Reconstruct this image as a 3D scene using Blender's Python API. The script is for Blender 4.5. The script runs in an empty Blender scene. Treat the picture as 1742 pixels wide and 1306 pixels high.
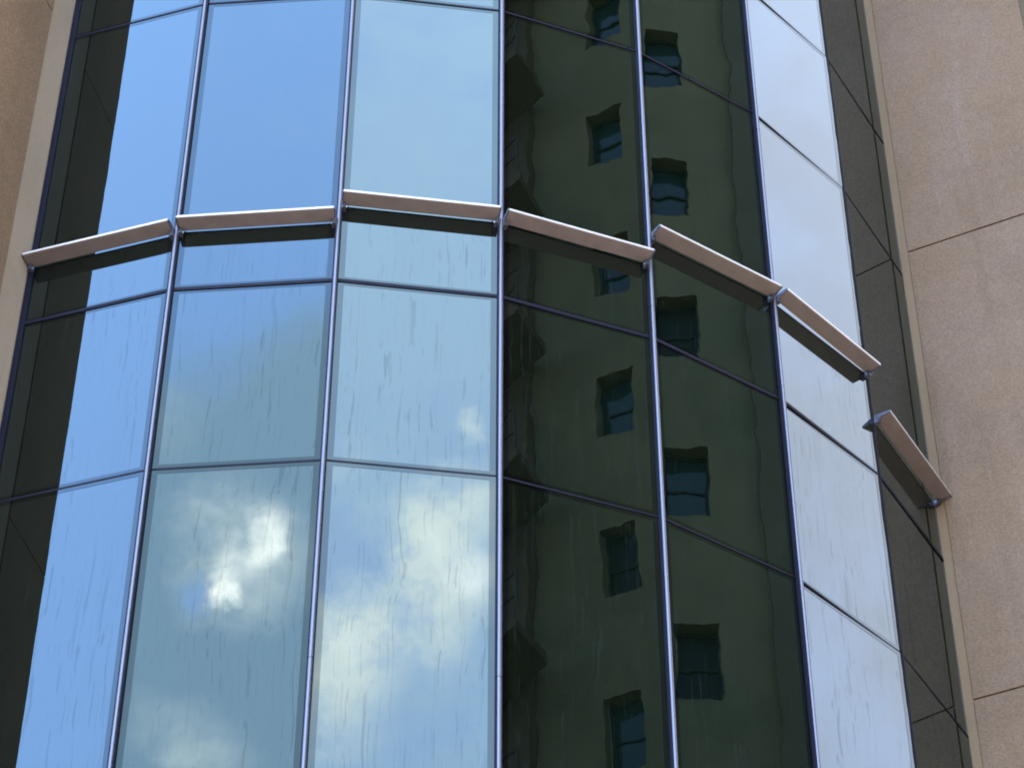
import bpy, bmesh, math, random
from mathutils import Vector, Matrix
random.seed(7)
R = math.radians
SC = bpy.context.scene
COL = SC.collection

# ------------------------------------------------------------------ camera
EYE = 1.6
cam_d = bpy.data.cameras.new('camera')
cam_d.sensor_width = 36.0
cam_d.lens = 4606.87 / 1742 * 36.0
cam_d.clip_start = 0.1
cam_d.clip_end = 2000
cam = bpy.data.objects.new('camera', cam_d)
cam.location = (0, 0, EYE)
cam.rotation_euler = (R(90 + 43.6585), 0, 0)
COL.objects.link(cam)
SC.camera = cam

# ------------------------------------------------------------------ exposure
SC.view_settings.view_transform = 'Standard'
SC.view_settings.look = 'None'
SC.view_settings.exposure = 4.0
SC.view_settings.gamma = 1.0
SC.view_settings.use_curve_mapping = False
SC.render.engine = 'CYCLES'
SC.cycles.max_bounces = 8
SC.cycles.glossy_bounces = 5
SC.cycles.use_denoising = True
SC.cycles.filter_width = 1.9

# ------------------------------------------------------------------ node helpers
class NT:
    def __init__(self, tree):
        self.t = tree
        self.n = tree.nodes
        self.l = tree.links
    def new(self, kind, **kw):
        nd = self.n.new(kind)
        for k, v in kw.items():
            setattr(nd, k, v)
        return nd
    def put(self, sock, v):
        if v is None:
            return
        if hasattr(v, 'is_output'):
            self.l.new(v, sock)
        else:
            sock.default_value = v
    def math(self, op, a, b=None, c=None, clamp=False):
        nd = self.new('ShaderNodeMath', operation=op)
        nd.use_clamp = clamp
        for i, v in enumerate((a, b, c)):
            self.put(nd.inputs[i], v)
        return nd.outputs[0]
    def vmath(self, op, a, b=None, scale=None):
        nd = self.new('ShaderNodeVectorMath', operation=op)
        self.put(nd.inputs[0], a)
        if b is not None:
            self.put(nd.inputs[1], b)
        if scale is not None:
            self.put(nd.inputs['Scale'], scale)
        return nd.outputs['Value'] if op in ('DISTANCE', 'LENGTH', 'DOT_PRODUCT') else nd.outputs['Vector']
    def ramp(self, x, lo, hi, a=0.0, b=1.0, smooth=True):
        nd = self.new('ShaderNodeMapRange')
        nd.interpolation_type = 'SMOOTHSTEP' if smooth else 'LINEAR'
        self.put(nd.inputs['Value'], x)
        nd.inputs['From Min'].default_value = lo
        nd.inputs['From Max'].default_value = hi
        nd.inputs['To Min'].default_value = a
        nd.inputs['To Max'].default_value = b
        return nd.outputs['Result']
    def noise(self, vec, scale, detail=4, rough=0.5, dist=0.0):
        nd = self.new('ShaderNodeTexNoise')
        self.put(nd.inputs['Vector'], vec)
        nd.inputs['Scale'].default_value = scale
        nd.inputs['Detail'].default_value = detail
        nd.inputs['Roughness'].default_value = rough
        nd.inputs['Distortion'].default_value = dist
        return nd
    def mapping(self, vec, scale=(1, 1, 1), loc=(0, 0, 0)):
        nd = self.new('ShaderNodeMapping')
        self.put(nd.inputs['Vector'], vec)
        nd.inputs['Scale'].default_value = scale
        nd.inputs['Location'].default_value = loc
        return nd.outputs[0]
    def mix(self, f, a, b, blend='MIX'):
        nd = self.new('ShaderNodeMix', data_type='RGBA', blend_type=blend)
        self.put(nd.inputs[0], f)
        self.put(nd.inputs[6], a if hasattr(a, 'is_output') else (*a, 1.0))
        self.put(nd.inputs[7], b if hasattr(b, 'is_output') else (*b, 1.0))
        return nd.outputs[2]

# ------------------------------------------------------------------ plan of the bay
# eight mullion points of the seven-sided drum (metres, camera above the origin)
A0, DA = R(-17.478), R(12.7601)
P = [Vector((-3.0141, 11.7361))]
for k in range(7):
    a = A0 + DA * k
    P.append(P[-1] + Vector((math.cos(a), math.sin(a))))
def panel_axes(k):
    """k = 1..7: unit vector along the pane and the outward normal"""
    t = (P[k] - P[k - 1]).normalized()
    return t, Vector((t.y, -t.x))
Z = [21.72, 20.27, 17.516, 16.046, 13.295, 11.840, 9.09, 7.63, 4.88, 3.42, 0.67]   # transom levels
TOP = 24.0

# ------------------------------------------------------------------ world: sky and clouds
SUN_AZ, SUN_EL = 50.0, 50.0        # azimuth from +x towards +y
world = bpy.data.worlds.new('World')
SC.world = world
world.use_nodes = True
W = NT(world.node_tree)
W.n.clear()
sky = W.new('ShaderNodeTexSky', sky_type='NISHITA')
sky.sun_disc = False
sky.sun_elevation = R(SUN_EL)
sky.sun_rotation = R(90 - SUN_AZ)
sky.air_density = 1.0
sky.dust_density = 0.6
sky.ozone_density = 1.5
D = W.new('ShaderNodeTexCoord').outputs['Generated']
wn1 = W.noise(D, 16.0, 4, 0.55)
wn2 = W.noise(D, 60.0, 5, 0.6)
DW = W.vmath('ADD', D, W.vmath('SCALE', W.vmath('SUBTRACT', wn1.outputs['Color'], (0.5,) * 3), scale=0.030))
DW = W.vmath('ADD', DW, W.vmath('SCALE', W.vmath('SUBTRACT', wn2.outputs['Color'], (0.5,) * 3), scale=0.017))
tex = W.ramp(wn2.outputs['Fac'], 0.30, 0.68)                 # billows inside the clouds
def sky_dir(az, el):
    return (math.cos(R(el)) * math.cos(R(az)), math.cos(R(el)) * math.sin(R(az)), math.sin(R(el)))
def blob_sum(blobs):
    acc = None
    for az, el, rad, w in blobs:
        d = W.vmath('DISTANCE', DW, sky_dir(az, el))
        v = W.ramp(d, rad, 0.0 if rad < .08 else rad * 0.6, 0.0, w)
        acc = v if acc is None else W.math('ADD', acc, v)
    return acc
# single clouds: azimuth, elevation (degrees), radius (radians), weight
GREY = [(-106.4, 38.6, 0.118, 1.0), (-104.6, 44.0, 0.045, .8)]                 # a grey cloud bank
PALE = [(-76.2, 50.0, 0.16, 1.0), (-77.0, 37.0, .12, .85), (-76.5, 44.5, .08, .35)]                       # pale high sheet
SOFT = [(-106.8, 39.7, .036, .8), (-107.0, 35.4, .026, .42), (-108.2, 35.9, .02, .22), (-109.2, 42.6, .022, .12),
        (-75.5, 40.0, .040, 1.0), (-76.6, 40.5, .026, .55), (-78.1, 38.4, .030, .95), (-78.7, 37.0, .032, .85), (-75.3, 41.3, .020, .45), (-76.3, 38.2, .03, .35), (-75.3, 42.8, .009, .55),
        (-78.8, 42.0, .014, .35), (-75.6, 38.3, .022, .35)]
CORE = [(-107.15, 39.0, .0085, 1.4), (-106.45, 40.1, .013, .95), (-106.2, 40.5, .010, .5), (-107.0, 39.6, .012, .35), (-75.0, 39.6, .014, .55), (-75.9, 40.4, .012, .3), (-78.5, 38.1, .010, .25)]
GAPS = [(-107.9, 38.8, .010, .7), (-78.3, 39.9, .016, .8)]
grey, pale, soft, core, gap = blob_sum(GREY), blob_sum(PALE), blob_sum(SOFT), blob_sum(CORE), blob_sum(GAPS)
# the rest of the sky: broken fair-weather cloud and a white veil towards the sun
dz = W.new('ShaderNodeSeparateXYZ')
W.l.new(D, dz.inputs[0])
inv = W.math('DIVIDE', 1.0, W.math('ADD', W.math('MAXIMUM', dz.outputs[2], 0.0), 0.25))
flat = W.vmath('SCALE', D, scale=inv)
field = W.noise(flat, 2.3, 8, 0.58, 0.2).outputs['Fac']
broken = W.ramp(field, 0.52, 0.66, 0.0, 0.75)
sunward = W.vmath('DOT_PRODUCT', D, sky_dir(SUN_AZ, SUN_EL))
veil = W.math('MULTIPLY', W.ramp(sunward, 0.35, 0.85, 0.0, 0.85), W.ramp(wn1.outputs['Fac'], 0.25, 0.6, 0.85, 1.0))
# open blue lane away from the sun
antisun = W.ramp(W.vmath('DOT_PRODUCT', D, sky_dir(-137, 44)), 0.90, 0.985, 1.0, 0.0)
broken = W.math('MULTIPLY', broken, antisun)
blue = W.mix(0.40, sky.outputs[0], (1.75, 2.95, 5.6))                       # thin high haze over the blue
lit = W.math('MULTIPLY', soft, W.math('ADD', W.math('MULTIPLY', tex, 0.7), 0.45), clamp=True)
keep = W.math('SUBTRACT', 1.0, gap, clamp=True)
c = W.mix(W.math('MULTIPLY', broken, 0.8), blue, (2.2, 2.7, 3.4))
c = W.mix(W.math('MULTIPLY', pale, W.math('ADD', W.math('MULTIPLY', tex, 0.25), W.ramp(wn1.outputs['Fac'], 0.34, 0.58, 0.35, 0.85)), clamp=True), c, (1.95, 2.68, 3.60))
c = W.mix(W.math('MULTIPLY', grey, keep, clamp=True), c, (1.15, 1.73, 2.36))
c = W.mix(W.math('MULTIPLY', lit, keep, clamp=True), c, (3.9, 4.15, 4.05))
c = W.mix(W.math('MINIMUM', core, 1.0), c, (6.2, 6.0, 5.6))
skyc = W.mix(veil, c, (1.30, 1.13, 1.08))
bg = W.new('ShaderNodeBackground')
W.l.new(skyc, bg.inputs['Color'])
bg.inputs['Strength'].default_value = 0.15
wo = W.new('ShaderNodeOutputWorld')
W.l.new(bg.outputs[0], wo.inputs['Surface'])

# ------------------------------------------------------------------ sun
sun_d = bpy.data.lights.new('sun', 'SUN')
sun_d.energy = 2.0
sun_d.angle = R(0.53)
sun_d.color = (1.0, 0.95, 0.88)
sun = bpy.data.objects.new('sun', sun_d)
sun.rotation_euler = Vector(sky_dir(SUN_AZ, SUN_EL)).to_track_quat('Z', 'Y').to_euler()
sun.location = (20, 24, 60)
COL.objects.link(sun)

# ------------------------------------------------------------------ materials
def material(name):
    m = bpy.data.materials.new(name)
    m.use_nodes = True
    T = NT(m.node_tree)
    b = T.n.get('Principled BSDF')
    return m, T, b

def mat_plain(name, col, rough=0.5, metal=0.0, var=0.12, scale=6.0, spec=0.5):
    m, T, b = material(name)
    co = T.new('ShaderNodeTexCoord').outputs['Object']
    f = T.noise(co, scale, 5, 0.6).outputs['Fac']
    c = T.mix(T.ramp(f, 0.3, 0.7), tuple(v * (1 - var) for v in col), tuple(min(1, v * (1 + var)) for v in col))
    T.put(b.inputs['Base Color'], c)
    T.put(b.inputs['Roughness'], T.ramp(f, 0.3, 0.7, rough * 0.85, min(1, rough * 1.15)))
    b.inputs['Metallic'].default_value = metal
    b.inputs['Specular IOR Level'].default_value = spec
    return m

def mat_concrete(name, base, pink, grain, bump, streak=0.40, big=1.7):
    m, T, b = material(name)
    geo = T.new('ShaderNodeNewGeometry').outputs['Position']
    n1 = T.noise(geo, big, 5, 0.6).outputs['Fac']
    n2 = T.noise(geo, 14.0, 6, 0.75).outputs['Fac']
    n3 = T.noise(geo, 55.0, 3, 0.8).outputs['Fac']
    st = T.noise(T.mapping(geo, (9, 9, 0.5)), 1.0, 5, 0.65).outputs['Fac']
    c = T.mix(T.ramp(n1, 0.3, 0.7), base, pink)
    n4 = T.noise(geo, 4.5, 5, 0.7).outputs['Fac']
    c = T.mix(T.math('MULTIPLY', T.ramp(n4, 0.45, 0.75), grain * 1.2), c, tuple(v * 1.25 for v in pink))
    c = T.mix(T.math('MULTIPLY', T.ramp(n2, 0.38, 0.66), 0.12 + grain * 0.7), c, tuple(v * 0.72 for v in base))
    c = T.mix(T.math('MULTIPLY', T.ramp(st, 0.52, 0.75), streak), c, (0.155, 0.11, 0.082))
    n5 = T.noise(geo, 0.9, 6, 0.62, 0.3).outputs['Fac']
    c = T.mix(T.ramp(n5, 0.46, 0.68, 0.0, 0.30), c, tuple(v * 0.62 for v in base))
    ds = T.noise(T.mapping(geo, (5, 5, 0.3), (2, 9, 4)), 1.0, 5, 0.6).outputs['Fac']
    c = T.mix(T.ramp(ds, 0.54, 0.74, 0.0, 0.28), c, tuple(v * 0.6 for v in base))
    g = T.ramp(n3, 0.30, 0.70, 1 - grain * 1.15, 1 + grain * 1.15)
    c = T.mix(1.0, c, T.vmath('SCALE', (1, 1, 1), scale=g), 'MULTIPLY')
    T.put(b.inputs['Base Color'], c)
    b.inputs['Roughness'].default_value = 0.9
    b.inputs['Specular IOR Level'].default_value = 0.2
    bp = T.new('ShaderNodeBump')
    bp.inputs['Strength'].default_value = bump
    bp.inputs['Distance'].default_value = 0.004
    T.put(bp.inputs['Height'], T.math('ADD', n3, T.math('MULTIPLY', n2, 0.6)))
    T.l.new(bp.outputs[0], b.inputs['Normal'])
    return m

def mat_glass(name, ior, tint, base, wave, dirty=True):
    m, T, b = material(name)
    tc = T.new('ShaderNodeTexCoord').outputs['Object']
    oi = T.new('ShaderNodeObjectInfo')
    off = T.vmath('ADD', tc, T.vmath('SCALE', oi.outputs['Location'], scale=3.17))
    # roller-wave and sealing distortion of the sheet: the normal wanders by a few milliradians
    w1 = T.noise(T.mapping(off, (1.5, 1.5, 2.1)), 1.0, 2, 0.5).outputs['Color']
    w2 = T.noise(off, 5.5, 2, 0.5).outputs['Color']
    dv = T.vmath('ADD', T.vmath('SCALE', T.vmath('SUBTRACT', w1, (0.5,) * 3), scale=wave),
                 T.vmath('SCALE', T.vmath('SUBTRACT', w2, (0.5,) * 3), scale=wave * 0.6))
    nrm = T.vmath('NORMALIZE', T.vmath('ADD', T.new('ShaderNodeNewGeometry').outputs['Normal'], dv))
    T.n.remove(b)
    out = T.n.get('Material Output')
    body = T.new('ShaderNodeBsdfDiffuse')
    body.inputs['Color'].default_value = (*base, 1)
    gl = T.new('ShaderNodeBsdfGlossy')
    gl.inputs['Roughness'].default_value = 0.0
    gl.inputs['Color'].default_value = (*tint, 1)
    T.put(gl.inputs['Normal'], nrm)
    fr = T.new('ShaderNodeFresnel')
    fr.inputs['IOR'].default_value = ior
    T.put(fr.inputs['Normal'], nrm)
    b = T.new('ShaderNodeMixShader')
    T.l.new(fr.outputs[0], b.inputs[0])
    T.l.new(body.outputs[0], b.inputs[1])
    T.l.new(gl.outputs[0], b.inputs[2])
    T.l.new(b.outputs[0], out.inputs['Surface'])
    if dirty:
        pos = T.new('ShaderNodeNewGeometry').outputs['Position']
        sp = T.new('ShaderNodeSeparateXYZ')
        T.l.new(pos, sp.inputs[0])
        at = T.new('ShaderNodeAttribute', attribute_type='OBJECT', attribute_name='dirt_top').outputs['Fac']
        below = T.ramp(T.math('SUBTRACT', at, sp.outputs[2]), 0.0, 0.06)
        # runs of dried rain: isolines of a field stretched along the vertical
        wob = T.noise(T.mapping(off, (1.5, 1.5, 1.6)), 1.0, 2, 0.5).outputs['Color']
        ow = T.vmath('ADD', off, T.vmath('SCALE', T.vmath('SUBTRACT', wob, (0.5,) * 3), scale=0.11))
        f1 = T.noise(T.mapping(ow, (58.0, 58.0, 0.22)), 1.0, 1, 0.5).outputs['Fac']
        l1 = T.ramp(f1, 0.60, 0.70)
        f2 = T.noise(T.mapping(ow, (85.0, 85.0, 0.55), (3, 7, 1)), 1.0, 1, 0.5).outputs['Fac']
        l2 = T.ramp(f2, 0.63, 0.72, 0.0, 0.7)
        brk = T.ramp(T.noise(T.mapping(off, (5, 5, 0.8), (9, 2, 4)), 1.0, 3, 0.6).outputs['Fac'], 0.36, 0.58, 0.15, 1.0)
        wide = T.ramp(T.noise(T.mapping(off, (4.0, 4.0, 0.35), (1, 5, 8)), 1.0, 5, 0.6).outputs['Fac'], 0.45, 0.8)
        spk = T.ramp(T.noise(off, 60.0, 2, 0.5).outputs['Fac'], 0.68, 0.76)
        d = T.math('ADD', T.math('MULTIPLY', T.math('MAXIMUM', l1, l2), T.math('MULTIPLY', brk, 0.24)),
                   T.math('ADD', T.math('MULTIPLY', wide, 0.04), T.math('MULTIPLY', spk, 0.20)))
        d = T.math('MULTIPLY', d, below)
        d = T.math('ADD', d, 0.008)
        df = T.new('ShaderNodeBsdfDiffuse')
        df.inputs['Color'].default_value = (0.017, 0.020, 0.018, 1)
        mx = T.new('ShaderNodeMixShader')
        T.put(mx.inputs[0], d)
        T.l.new(b.outputs[0], mx.inputs[1])
        T.l.new(df.outputs[0], mx.inputs[2])
        T.l.new(mx.outputs[0], out.inputs['Surface'])
    return m

M = {
    'glass': mat_glass('tinted_glass', 1.72, (0.80, 0.94, 0.98), (0.0010, 0.0022, 0.0010), 0.0056),
    'seal': mat_glass('tinted_glass_edge', 1.50, (0.80, 0.94, 0.98), (0.001, 0.001, 0.001), 0.003, dirty=False),
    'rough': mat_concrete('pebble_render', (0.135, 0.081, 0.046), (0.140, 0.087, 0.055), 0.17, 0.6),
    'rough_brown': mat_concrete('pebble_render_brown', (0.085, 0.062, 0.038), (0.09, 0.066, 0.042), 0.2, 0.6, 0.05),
    'rough_left': mat_concrete('pebble_render_left', (0.158, 0.088, 0.042), (0.165, 0.094, 0.047), 0.22, 0.6, 0.05),
    'smooth_brown': mat_concrete('smooth_render_brown', (0.2, 0.15, 0.10), (0.2, 0.15, 0.105), 0.05, 0.12, 0.05),
    'smooth': mat_concrete('smooth_render', (0.155, 0.096, 0.052), (0.155, 0.10, 0.056), 0.05, 0.12, 0.05),
    'smooth_pink': mat_concrete('smooth_render_pale', (0.25, 0.17, 0.105), (0.255, 0.175, 0.108), 0.05, 0.12, 0.05),
    'opposite': mat_concrete('opposite_render', (0.080, 0.076, 0.036), (0.112, 0.096, 0.044), 0.12, 0.1, 0.3, 0.6),
    'opposite_pilaster': mat_concrete('opposite_trim', (0.060, 0.055, 0.030), (0.070, 0.062, 0.033), 0.06, 0.1, 0.1),  # the pilaster's own darker brown render
    'opposite_brown': mat_concrete('opposite_brown_render', (0.056, 0.040, 0.022), (0.066, 0.046, 0.026), 0.06, 0.1, 0.05),
    'blade': mat_plain('tan_painted_aluminium', (0.168, 0.124, 0.106), 0.42, 0.0, 0.10, 7.0),
    'lit_lip': mat_plain('skylit_blade_edge', (0.42, 0.35, 0.31), 0.35, 0.0, 0.05, 3.0),  # sky light on the blade's front edge, put into a paler colour
    'cap': mat_plain('polished_mullion', (0.140, 0.126, 0.138), 0.42, 0.75, 0.03, 1.5),
    'dark': mat_plain('dark_anodised', (0.0045, 0.0034, 0.0075), 0.6, 0.0, 0.15, 8.0, 0.12),
    'bracket': mat_plain('bracket_steel', (0.085, 0.085, 0.11), 0.38, 0.6, 0.25, 20.0),
    'bolt': mat_plain('bolt_steel', (0.5, 0.5, 0.55), 0.3, 1.0, 0.1, 20.0),
    'sealant': mat_plain('grey_sealant', (0.085, 0.078, 0.075), 0.8, 0.0, 0.1, 6.0, 0.1),
    'inside': mat_plain('dark_interior', (0.012, 0.013, 0.012), 0.9),
    'roof': mat_plain('roof_gravel', (0.3, 0.29, 0.27), 0.9, 0.0, 0.2, 2.0),
    'ground': mat_plain('paving', (0.22, 0.19, 0.15), 0.85, 0.0, 0.15, 0.8),
    'win_frame': mat_plain('window_frame_dark', (0.012, 0.014, 0.014), 0.6, 0.0, 0.1, 6.0, 0.1),
    'win_glass': None,
    'rail': mat_plain('railing_paint', (0.035, 0.03, 0.026), 0.6, 0.0, 0.1, 6.0, 0.1),
}
_m, _T, _b = material('window_glass')
_b.inputs['Base Color'].default_value = (0.010, 0.024, 0.022, 1)
_b.inputs['Roughness'].default_value = 0.08
_b.inputs['IOR'].default_value = 1.3
M['win_glass'] = _m
_m, _T, _b = material('window_open_dark')
_b.inputs['Base Color'].default_value = (0.006, 0.008, 0.007, 1)
_b.inputs['Roughness'].default_value = 0.5
_b.inputs['Specular IOR Level'].default_value = 0.1
M['win_dark'] = _m

# ------------------------------------------------------------------ mesh helpers
class MB:
    def __init__(self):
        self.bm = bmesh.new()
    def box(self, x0, x1, y0, y1, z0, z1):
        v = [self.bm.verts.new(c) for c in ((x0, y0, z0), (x1, y0, z0), (x1, y1, z0), (x0, y1, z0),
                                            (x0, y0, z1), (x1, y0, z1), (x1, y1, z1), (x0, y1, z1))]
        for f in ((0, 3, 2, 1), (4, 5, 6, 7), (0, 1, 5, 4), (1, 2, 6, 5), (2, 3, 7, 6), (3, 0, 4, 7)):
            self.bm.faces.new([v[i] for i in f])
        return self
    def prism(self, pts, z0, z1):
        lo = [self.bm.verts.new((p[0], p[1], z0)) for p in pts]
        hi = [self.bm.verts.new((p[0], p[1], z1)) for p in pts]
        n = len(pts)
        self.bm.faces.new(lo[::-1])
        self.bm.faces.new(hi)
        for i in range(n):
            j = (i + 1) % n
            self.bm.faces.new((lo[i], lo[j], hi[j], hi[i]))
        return self
    def extrude_x(self, prof, x0, x1):
        """profile in (y, z), swept along x"""
        a = [self.bm.verts.new((x0, p[0], p[1])) for p in prof]
        b = [self.bm.verts.new((x1, p[0], p[1])) for p in prof]
        n = len(prof)
        self.bm.faces.new(a)
        self.bm.faces.new(b[::-1])
        for i in range(n):
            j = (i + 1) % n
            self.bm.faces.new((a[j], a[i], b[i], b[j]))
        return self
    def bar(self, a, b, r, n=8):
        a, b = Vector(a), Vector(b)
        d = (b - a).normalized()
        s = d.cross(Vector((0, 0, 1)))
        if s.length < 1e-3:
            s = d.cross(Vector((1, 0, 0)))
        s.normalize()
        u = s.cross(d)
        rings = []
        for c in (a, b):
            rings.append([self.bm.verts.new(c + (s * math.cos(2 * math.pi * i / n) + u * math.sin(2 * math.pi * i / n)) * r) for i in range(n)])
        for i in range(n):
            j = (i + 1) % n
            self.bm.faces.new((rings[0][i], rings[0][j], rings[1][j], rings[1][i]))
        self.bm.faces.new(rings[0][::-1])
        self.bm.faces.new(rings[1])
        return self
    def mesh(self, name, mat, bevel=0.0, smooth=False):
        bmesh.ops.recalc_face_normals(self.bm, faces=self.bm.faces)
        if smooth:            # open ends keep the rounded shading clean
            bmesh.ops.delete(self.bm, geom=[f for f in self.bm.faces if len(f.verts) > 4], context='FACES_ONLY')
        if bevel:
            bmesh.ops.bevel(self.bm, geom=list(self.bm.edges), offset=bevel, segments=1, affect='EDGES', clamp_overlap=True)
        me = bpy.data.meshes.new(name)
        self.bm.to_mesh(me)
        self.bm.free()
        me.materials.append(mat)
        if smooth:
            for p in me.polygons:
                p.use_smooth = True
        return me

def link(name, data, parent=None, mtx=None):
    o = bpy.data.objects.new(name, data)
    COL.objects.link(o)
    if parent:
        o.parent = parent
    if mtx is not None:
        o.matrix_basis = mtx
    return o
def thing(name, label, cat, group=None, mtx=None, kind=None):
    o = link(name, None, None, mtx)
    o.empty_display_size = 0.3
    o['label'] = label
    o['category'] = cat
    if group:
        o['group'] = group
    if kind:
        o['kind'] = kind
    return o
def frame2(org, t, n, z=0.0):
    """local x along t, local y along n (outwards), local z up"""
    m = Matrix.Identity(4)
    m[0][0], m[1][0] = t.x, t.y
    m[0][1], m[1][1] = n.x, n.y
    m[0][3], m[1][3], m[2][3] = org.x, org.y, z
    return m

# ------------------------------------------------------------------ ground
g = link('ground', MB().box(-400, 400, -400, 400, -0.3, 0.0).mesh('ground', M['ground']))
g['kind'] = 'structure'

# ------------------------------------------------------------------ the two masonry wings
WAZ = R(-25.6)
w_t = Vector((math.cos(WAZ), math.sin(WAZ)))
w_n = Vector((w_t.y, -w_t.x))
W_END = 1.225
E7 = P[7] + w_t * W_END
r_t = Vector((math.cos(R(40)), math.sin(R(40))))
r_n = Vector((r_t.y, -r_t.x))
RIGHT_J = [0.0, 7.97, 12.110, 16.262, 20.41, TOP]      # panel joints
rw = thing('concrete_wall', 'tall pebble textured tan wall with two dark joints, right of the glass bay', 'wall')
far = E7 + r_t * 14
link('wall', MB().prism([P[7], E7, far, Vector((far.x, 36)), Vector((3.4, 36))], 0, TOP).mesh('wall', M['smooth']), rw)
GAP = 0.007
for i in range(len(RIGHT_J) - 1):
    z0, z1 = RIGHT_J[i] + GAP, RIGHT_J[i + 1] - GAP
    link('wall_panel', MB().box(0.068, W_END + 0.014, 0.0, 0.014, z0, z1).mesh('wall_panel', M['rough'], 0.003), rw,
         frame2(P[7], w_t, w_n))
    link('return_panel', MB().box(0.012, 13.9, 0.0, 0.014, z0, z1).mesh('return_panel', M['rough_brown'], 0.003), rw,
         frame2(E7, r_t, r_n))

l_t = Vector((math.cos(R(-111)), math.sin(R(-111))))      # the left wall comes out towards the court
l_n = Vector((-l_t.y, l_t.x))                             # and faces right
L_END, L_STRIP = 0.83, 0.265
E0 = P[0] + l_t * L_END
b_t, b_n = Vector((-1.0, 0.0)), Vector((0.0, -1.0))
LEFT_J = [0.0, 7.85, 11.97, 16.03, 20.1, TOP]
lw = thing('concrete_wall', 'brown pebble textured wall with a smooth pale strip, left of the glass bay', 'wall')
far = E0 + b_t * 7
link('wall', MB().prism([P[0], E0, far, Vector((far.x, 36)), Vector((-3.4, 36))], 0, TOP).mesh('wall', M['smooth_brown']), lw)
for i in range(len(LEFT_J) - 1):
    z0, z1 = LEFT_J[i] + 0.004, LEFT_J[i + 1] - 0.004
    link('wall_panel', MB().box(L_STRIP + 0.002, L_END + 0.014, 0.0, 0.014, z0, z1).mesh('wall_panel', M['rough_left'], 0.003), lw,
         frame2(P[0], l_t, l_n))
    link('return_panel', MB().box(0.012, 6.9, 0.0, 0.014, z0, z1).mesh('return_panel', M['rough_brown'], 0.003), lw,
         frame2(E0, b_t, b_n))
link('smooth_strip', MB().box(0.03, L_STRIP - 0.002, 0.0, 0.010, 0, TOP).mesh('smooth_strip', M['smooth_pink'], 0.002), lw, frame2(P[0], l_t, l_n))

# ------------------------------------------------------------------ the glass bay
bay = thing('glass_bay', 'curved faceted curtain wall of tinted mirror glass between two tan walls', 'curtain wall')
inset = []
for i in range(8):
    ks = [k for k in (i, i + 1) if 1 <= k <= 7]
    nn = sum((panel_axes(k)[1] for k in ks), Vector((0, 0))).normalized()
    inset.append(P[i] - nn * 0.10)
link('core', MB().prism(inset + [Vector((3.3, 35.9)), Vector((-3.3, 35.9))], 0, TOP - 0.1).mesh('core', M['inside']), bay)
link('plinth', MB().prism([p - (p - Vector((0, 16))).normalized() * 0.02 for p in P] + [inset[7], inset[0]], 0, Z[-1] - 0.02).mesh('plinth', M['smooth']), bay)
link('parapet', MB().prism([p - (p - Vector((0, 16))).normalized() * 0.02 for p in P] + [inset[7], inset[0]], Z[0] + 0.02, TOP).mesh('parapet', M['smooth']), bay)

HF = [12.1895, 12.2038, 12.3556, 12.3468, 12.5997, 12.6072, 12.2214]
HF = [z + EYE for z in HF]
G = 0.011
# small turns of single panes (degrees about the vertical / the pane's long axis)
YAW = {6: 0.65}
TILT = {}
pane_mesh, seal_mesh = {}, {}
for r in range(len(Z) - 1):
    hh = Z[r] - Z[r + 1]
    pane_mesh[r] = MB().box(-0.5 + G, 0.5 - G, -0.012, 0.0, -hh / 2 + 0.006, hh / 2 - 0.006).mesh('glass_pane', M['glass'])
    b = MB()
    e, ez = 0.044, 0.028
    x0, x1, z0, z1 = -0.5 + G, 0.5 - G, -hh / 2 + 0.006, hh / 2 - 0.006
    y0, y1 = 0.0002, 0.0012
    b.box(x0, x0 + e, y0, y1, z0, z1).box(x1 - e, x1, y0, y1, z0, z1)
    b.box(x0 + e, x1 - e, y0, y1, z0, z0 + ez).box(x0 + e, x1 - e, y0, y1, z1 - ez, z1)
    seal_mesh[r] = b.mesh('edge_band', M['seal'])
for k in range(1, 8):
    t, n = panel_axes(k)
    mid = (P[k] + P[k - 1]) / 2
    for r in range(len(Z) - 1):
        zc = (Z[r] + Z[r + 1]) / 2
        m = frame2(mid, t, n, zc)
        yaw = YAW.get(k, 0.0) + random.uniform(-0.05, 0.05)
        tilt = TILT.get((k, r), random.uniform(-0.09, 0.09))
        m = m @ Matrix.Rotation(R(yaw), 4, 'Z') @ Matrix.Rotation(R(tilt), 4, 'X')
        p = link('glass_pane', pane_mesh[r], bay, m)
        p['dirt_top'] = HF[k - 1] - 0.02
        if k < 7:
            link('edge_band', seal_mesh[r], p)
    for r in range(1, len(Z) - 1):
        hh = 0.013 if r in (4,) else 0.0075
        dd = 0.008 if r == 4 else 0.005
        link('transom', MB().box(-0.485, 0.485, -0.014, dd, -hh, hh).mesh('transom', M['dark'], 0.0015), bay, frame2(mid, t, n, Z[r]))
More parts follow.
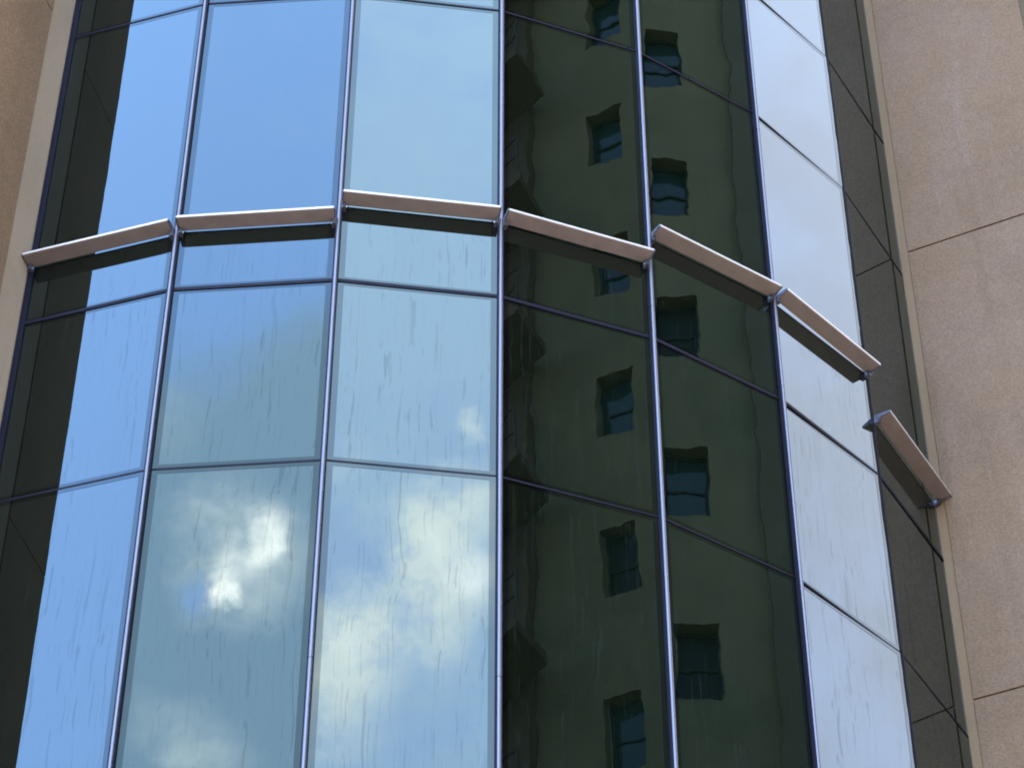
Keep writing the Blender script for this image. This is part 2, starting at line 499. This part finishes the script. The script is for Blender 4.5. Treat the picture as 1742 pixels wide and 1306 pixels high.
# mullions: dark box with a rounded bright nose, in lengths butted end to end
SPLICE = {2: [10.42], 3: [10.40], 4: [13.55], 5: [13.395, 15.85]}
for i in range(8):
    ks = [k for k in (i, i + 1) if 1 <= k <= 7]
    nn = sum((panel_axes(k)[1] for k in ks), Vector((0, 0))).normalized()
    tt = Vector((-nn.y, nn.x))
    cuts = [0.67] + sorted(SPLICE.get(i, [])) + [Z[0]]
    for a, c in zip(cuts[:-1], cuts[1:]):
        mm = frame2(P[i], tt, nn)
        if i in (0, 7):
            hw = 0.018 if i == 0 else 0.008
            link('edge_frame', MB().box(-hw, hw, -0.02, 0.012 if i == 0 else 0.001, a, c).mesh('edge_frame', M['dark' if i == 0 else 'sealant'], 0.002), bay,
                 frame2(P[i] + (panel_axes(1)[0] * 0.02 if i == 0 else -panel_axes(7)[0] * 0.012), *panel_axes(1 if i == 0 else 7)))
            continue
        if i == 6:
            link('mullion', MB().box(-0.007, 0.007, -0.03, 0.008, a, c - 0.004).mesh('mullion', M['dark'], 0.002), bay, mm)
            continue
        b = MB().box(-0.019, 0.019, -0.03, 0.022, a, c - 0.004)
        body = link('mullion', b.mesh('mullion', M['dark'], 0.002), bay, mm)
        prof = [(math.sin(x) * 0.0115, 0.0225 + 0.012 * math.cos(x)) for x in [math.pi / 2 * (q / 5 - 1) for q in range(11)]]
        pts = [Vector(p) for p in prof]
        link('nose_cap', MB().prism(pts, a, c - 0.004).mesh('nose_cap', M['cap'], 0, True), body)

# ------------------------------------------------------------------ the seven sunshade blades
LABEL = [
    'leftmost tan sunshade blade, its free end lapping over the smooth left wall strip',
    'tan sunshade blade on the second facet from the left wall, almost level in view',
    'raised tan sunshade blade on the pale blue facet beside the dark facets',
    'tan sunshade blade across the first dark green facet, right of the central mullion',
    'high tan sunshade blade across the second dark facet, beside the white facet',
    'tan sunshade blade sloping down across the white facet',
    'steep low tan sunshade blade on the narrow last facet against the right wall',
]
end_prof = [(0.004, -0.050), (0.020, -0.052), (0.060, -0.016), (0.1275, -0.006), (0.1275, 0.013), (0.004, 0.013)]
plate_me = MB().extrude_x(end_prof, -0.004, 0.004).mesh('end_plate', M['bracket'], 0.001)
lug_me = MB().box(-0.012, 0.012, -0.002, 0.045, -0.030, 0.016).mesh('lug', M['bracket'], 0.002)
bolt_me = MB().bar((-0.016, 0.022, -0.008), (0.016, 0.022, -0.008), 0.009, 10).mesh('bolt', M['bolt'])
lip_me = MB().box(0.013, 0.984, 0.1272, 0.1292, -0.004, 0.0125).mesh('skylit_lip', M['lit_lip'], 0.0005)  # thin strip added to carry the painted sky light along the edge
blade_prof = [(0.012, -0.005), (0.122, -0.006), (0.127, -0.003), (0.127, 0.010), (0.123, 0.013), (0.012, 0.009)]
blade_me = MB().extrude_x(blade_prof, 0.013, 0.984).mesh('blade', M['blade'], 0.0008)
for k in range(1, 8):
    t, n = panel_axes(k)
    s = thing('sunshade', LABEL[k - 1], 'sunshade', 'tan sunshade blades stepping across the curved glass', frame2(P[k - 1], t, n, HF[k - 1]))
    bl = link('blade', blade_me, s)
    link('skylit_lip', lip_me, bl)
    for x, lx in ((0.009, 0.026), (0.988, 0.974)):
        link('end_plate', plate_me, s, Matrix.Translation((x, 0, 0)))
        lg = link('lug', lug_me, s, Matrix.Translation((lx, 0, -0.02)))
        link('bolt', bolt_me, lg)

# ------------------------------------------------------------------ the block across the court, seen in the dark facets
u = Vector((math.cos(R(-22)), math.sin(R(-22))))
v = Vector((u.y, -u.x))
ORG = Vector((1.0, 12.0)) + u * 17.5
# local frame: x along v, y towards the bay (-u), z up
ap_m = frame2(ORG, v, -u)
ap = thing('apartment_block', 'tan block with a column of small windows, mirrored in the two dark facets', 'building', None, ap_m)
H_AP, V0, V1 = 48.0, -6.0, 9.45
cols = [-5.55 + 0.0, -1.25, 3.4, 8.05]
cols = [-1.25, 3.4, 8.05]
floors = [24.5 - 0.65 + 3.2 * i for i in range(-7, 7)]
WW, WH, DEEP = 0.64, 1.32, 0.30
xs = sorted([V0, V1] + [c - WW / 2 for c in cols] + [c + WW / 2 for c in cols])
zs = sorted([0.0, H_AP] + [f for f in floors] + [f + WH for f in floors])
b = MB()
vg = {}
def gv(x, y, z):
    key = (round(x, 4), round(y, 4), round(z, 4))
    if key not in vg:
        vg[key] = b.bm.verts.new(key)
    return vg[key]
def quad(*c):
    b.bm.faces.new([gv(*q) for q in c])
for i in range(len(xs) - 1):
    for j in range(len(zs) - 1):
        x0, x1, z0, z1 = xs[i], xs[i + 1], zs[j], zs[j + 1]
        hole = any(abs((x0 + x1) / 2 - c) < 0.05 for c in cols) and any(abs(z0 - f) < 1e-3 for f in floors)
        if hole:
            quad((x0, 0, z0), (x0, -DEEP, z0), (x0, -DEEP, z1), (x0, 0, z1))
            quad((x1, 0, z0), (x1, 0, z1), (x1, -DEEP, z1), (x1, -DEEP, z0))
            quad((x0, 0, z1), (x0, -DEEP, z1), (x1, -DEEP, z1), (x1, 0, z1))
            quad((x0, 0, z0), (x1, 0, z0), (x1, -DEEP, z0), (x0, -DEEP, z0))
        else:
            quad((x0, 0, z0), (x1, 0, z0), (x1, 0, z1), (x0, 0, z1))
b2 = b.mesh('wall', M['opposite'])
link('wall', b2, ap)
link('back_block', MB().box(V0, V1, -12, -DEEP - 0.02, 0, H_AP).mesh('back_block', M['opposite']), ap)
fm = MB()
e = 0.04
fm.box(-WW / 2, -WW / 2 + e, -DEEP + 0.002, -DEEP + 0.05, 0, WH).box(WW / 2 - e, WW / 2, -DEEP + 0.002, -DEEP + 0.05, 0, WH)
fm.box(-WW / 2 + e, WW / 2 - e, -DEEP + 0.002, -DEEP + 0.05, 0, e).box(-WW / 2 + e, WW / 2 - e, -DEEP + 0.002, -DEEP + 0.05, WH - e, WH)
fm.box(-WW / 2 + e, WW / 2 - e, -DEEP + 0.002, -DEEP + 0.045, WH * 0.5, WH * 0.5 + 0.035)
frame_me = fm.mesh('window', M['win_frame'])
glass_me = MB().box(-WW / 2 + e, WW / 2 - e, -DEEP + 0.006, -DEEP + 0.016, e, WH - e).mesh('pane', M['win_glass'])
link('pilaster', MB().box(-2.85, -2.30, 0.003, 0.16, 0, H_AP).mesh('pilaster', M['opposite_pilaster']), ap)
dark_me = glass_me.copy()
dark_me.materials[0] = M['win_dark']
DARK = {(0, 7), (0, 9), (2, 8), (1, 10), (1, 8), (2, 5), (0, 4)}
for ci, c in enumerate(cols):
    for fi, f in enumerate(floors):
        w = link('window', frame_me, ap, Matrix.Translation((c, 0, f)))
        link('pane', dark_me if (ci, fi) in DARK else glass_me, w)
# brown stair tower at the block's near end with sloping flights and rails
st = thing('stair_tower', 'dark brown stair tower with sloping flights beside the mirrored block', 'tower', None, ap_m)
link('wall', MB().box(V1 + 0.01, 15.0, -12, 0.25, 0, H_AP - 2).mesh('wall', M['opposite_brown']), st)
for i, f in enumerate(floors):
    z0 = f - 1.0
    b = MB()
    prof = [(9.12, z0), (9.12, z0 - 0.16), (11.6, z0 - 1.9), (14.6, z0 - 1.9), (14.6, z0 - 1.74), (11.7, z0 - 1.74), (9.3, z0)]
    lo = [b.bm.verts.new((p[0], 0.26, p[1])) for p in prof]
    hi = [b.bm.verts.new((p[0], 1.30, p[1])) for p in prof]
    b.bm.faces.new(lo)
    b.bm.faces.new(hi[::-1])
    for q in range(len(prof)):
        q2 = (q + 1) % len(prof)
        b.bm.faces.new((lo[q], hi[q], hi[q2], lo[q2]))
    fl = link('stair_flight', b.mesh('stair_flight', M['opposite_brown']), st)
    rb = MB().bar((9.16, 1.27, z0 + 0.9), (11.6, 1.27, z0 - 0.85), 0.025, 6).bar((9.16, 1.27, z0 + 0.45), (11.6, 1.27, z0 - 1.3), 0.02, 6)
    rb.bar((9.16, 1.27, z0), (9.16, 1.27, z0 + 0.9), 0.025, 6)
    link('railing', rb.mesh('railing', M['rail']), fl)
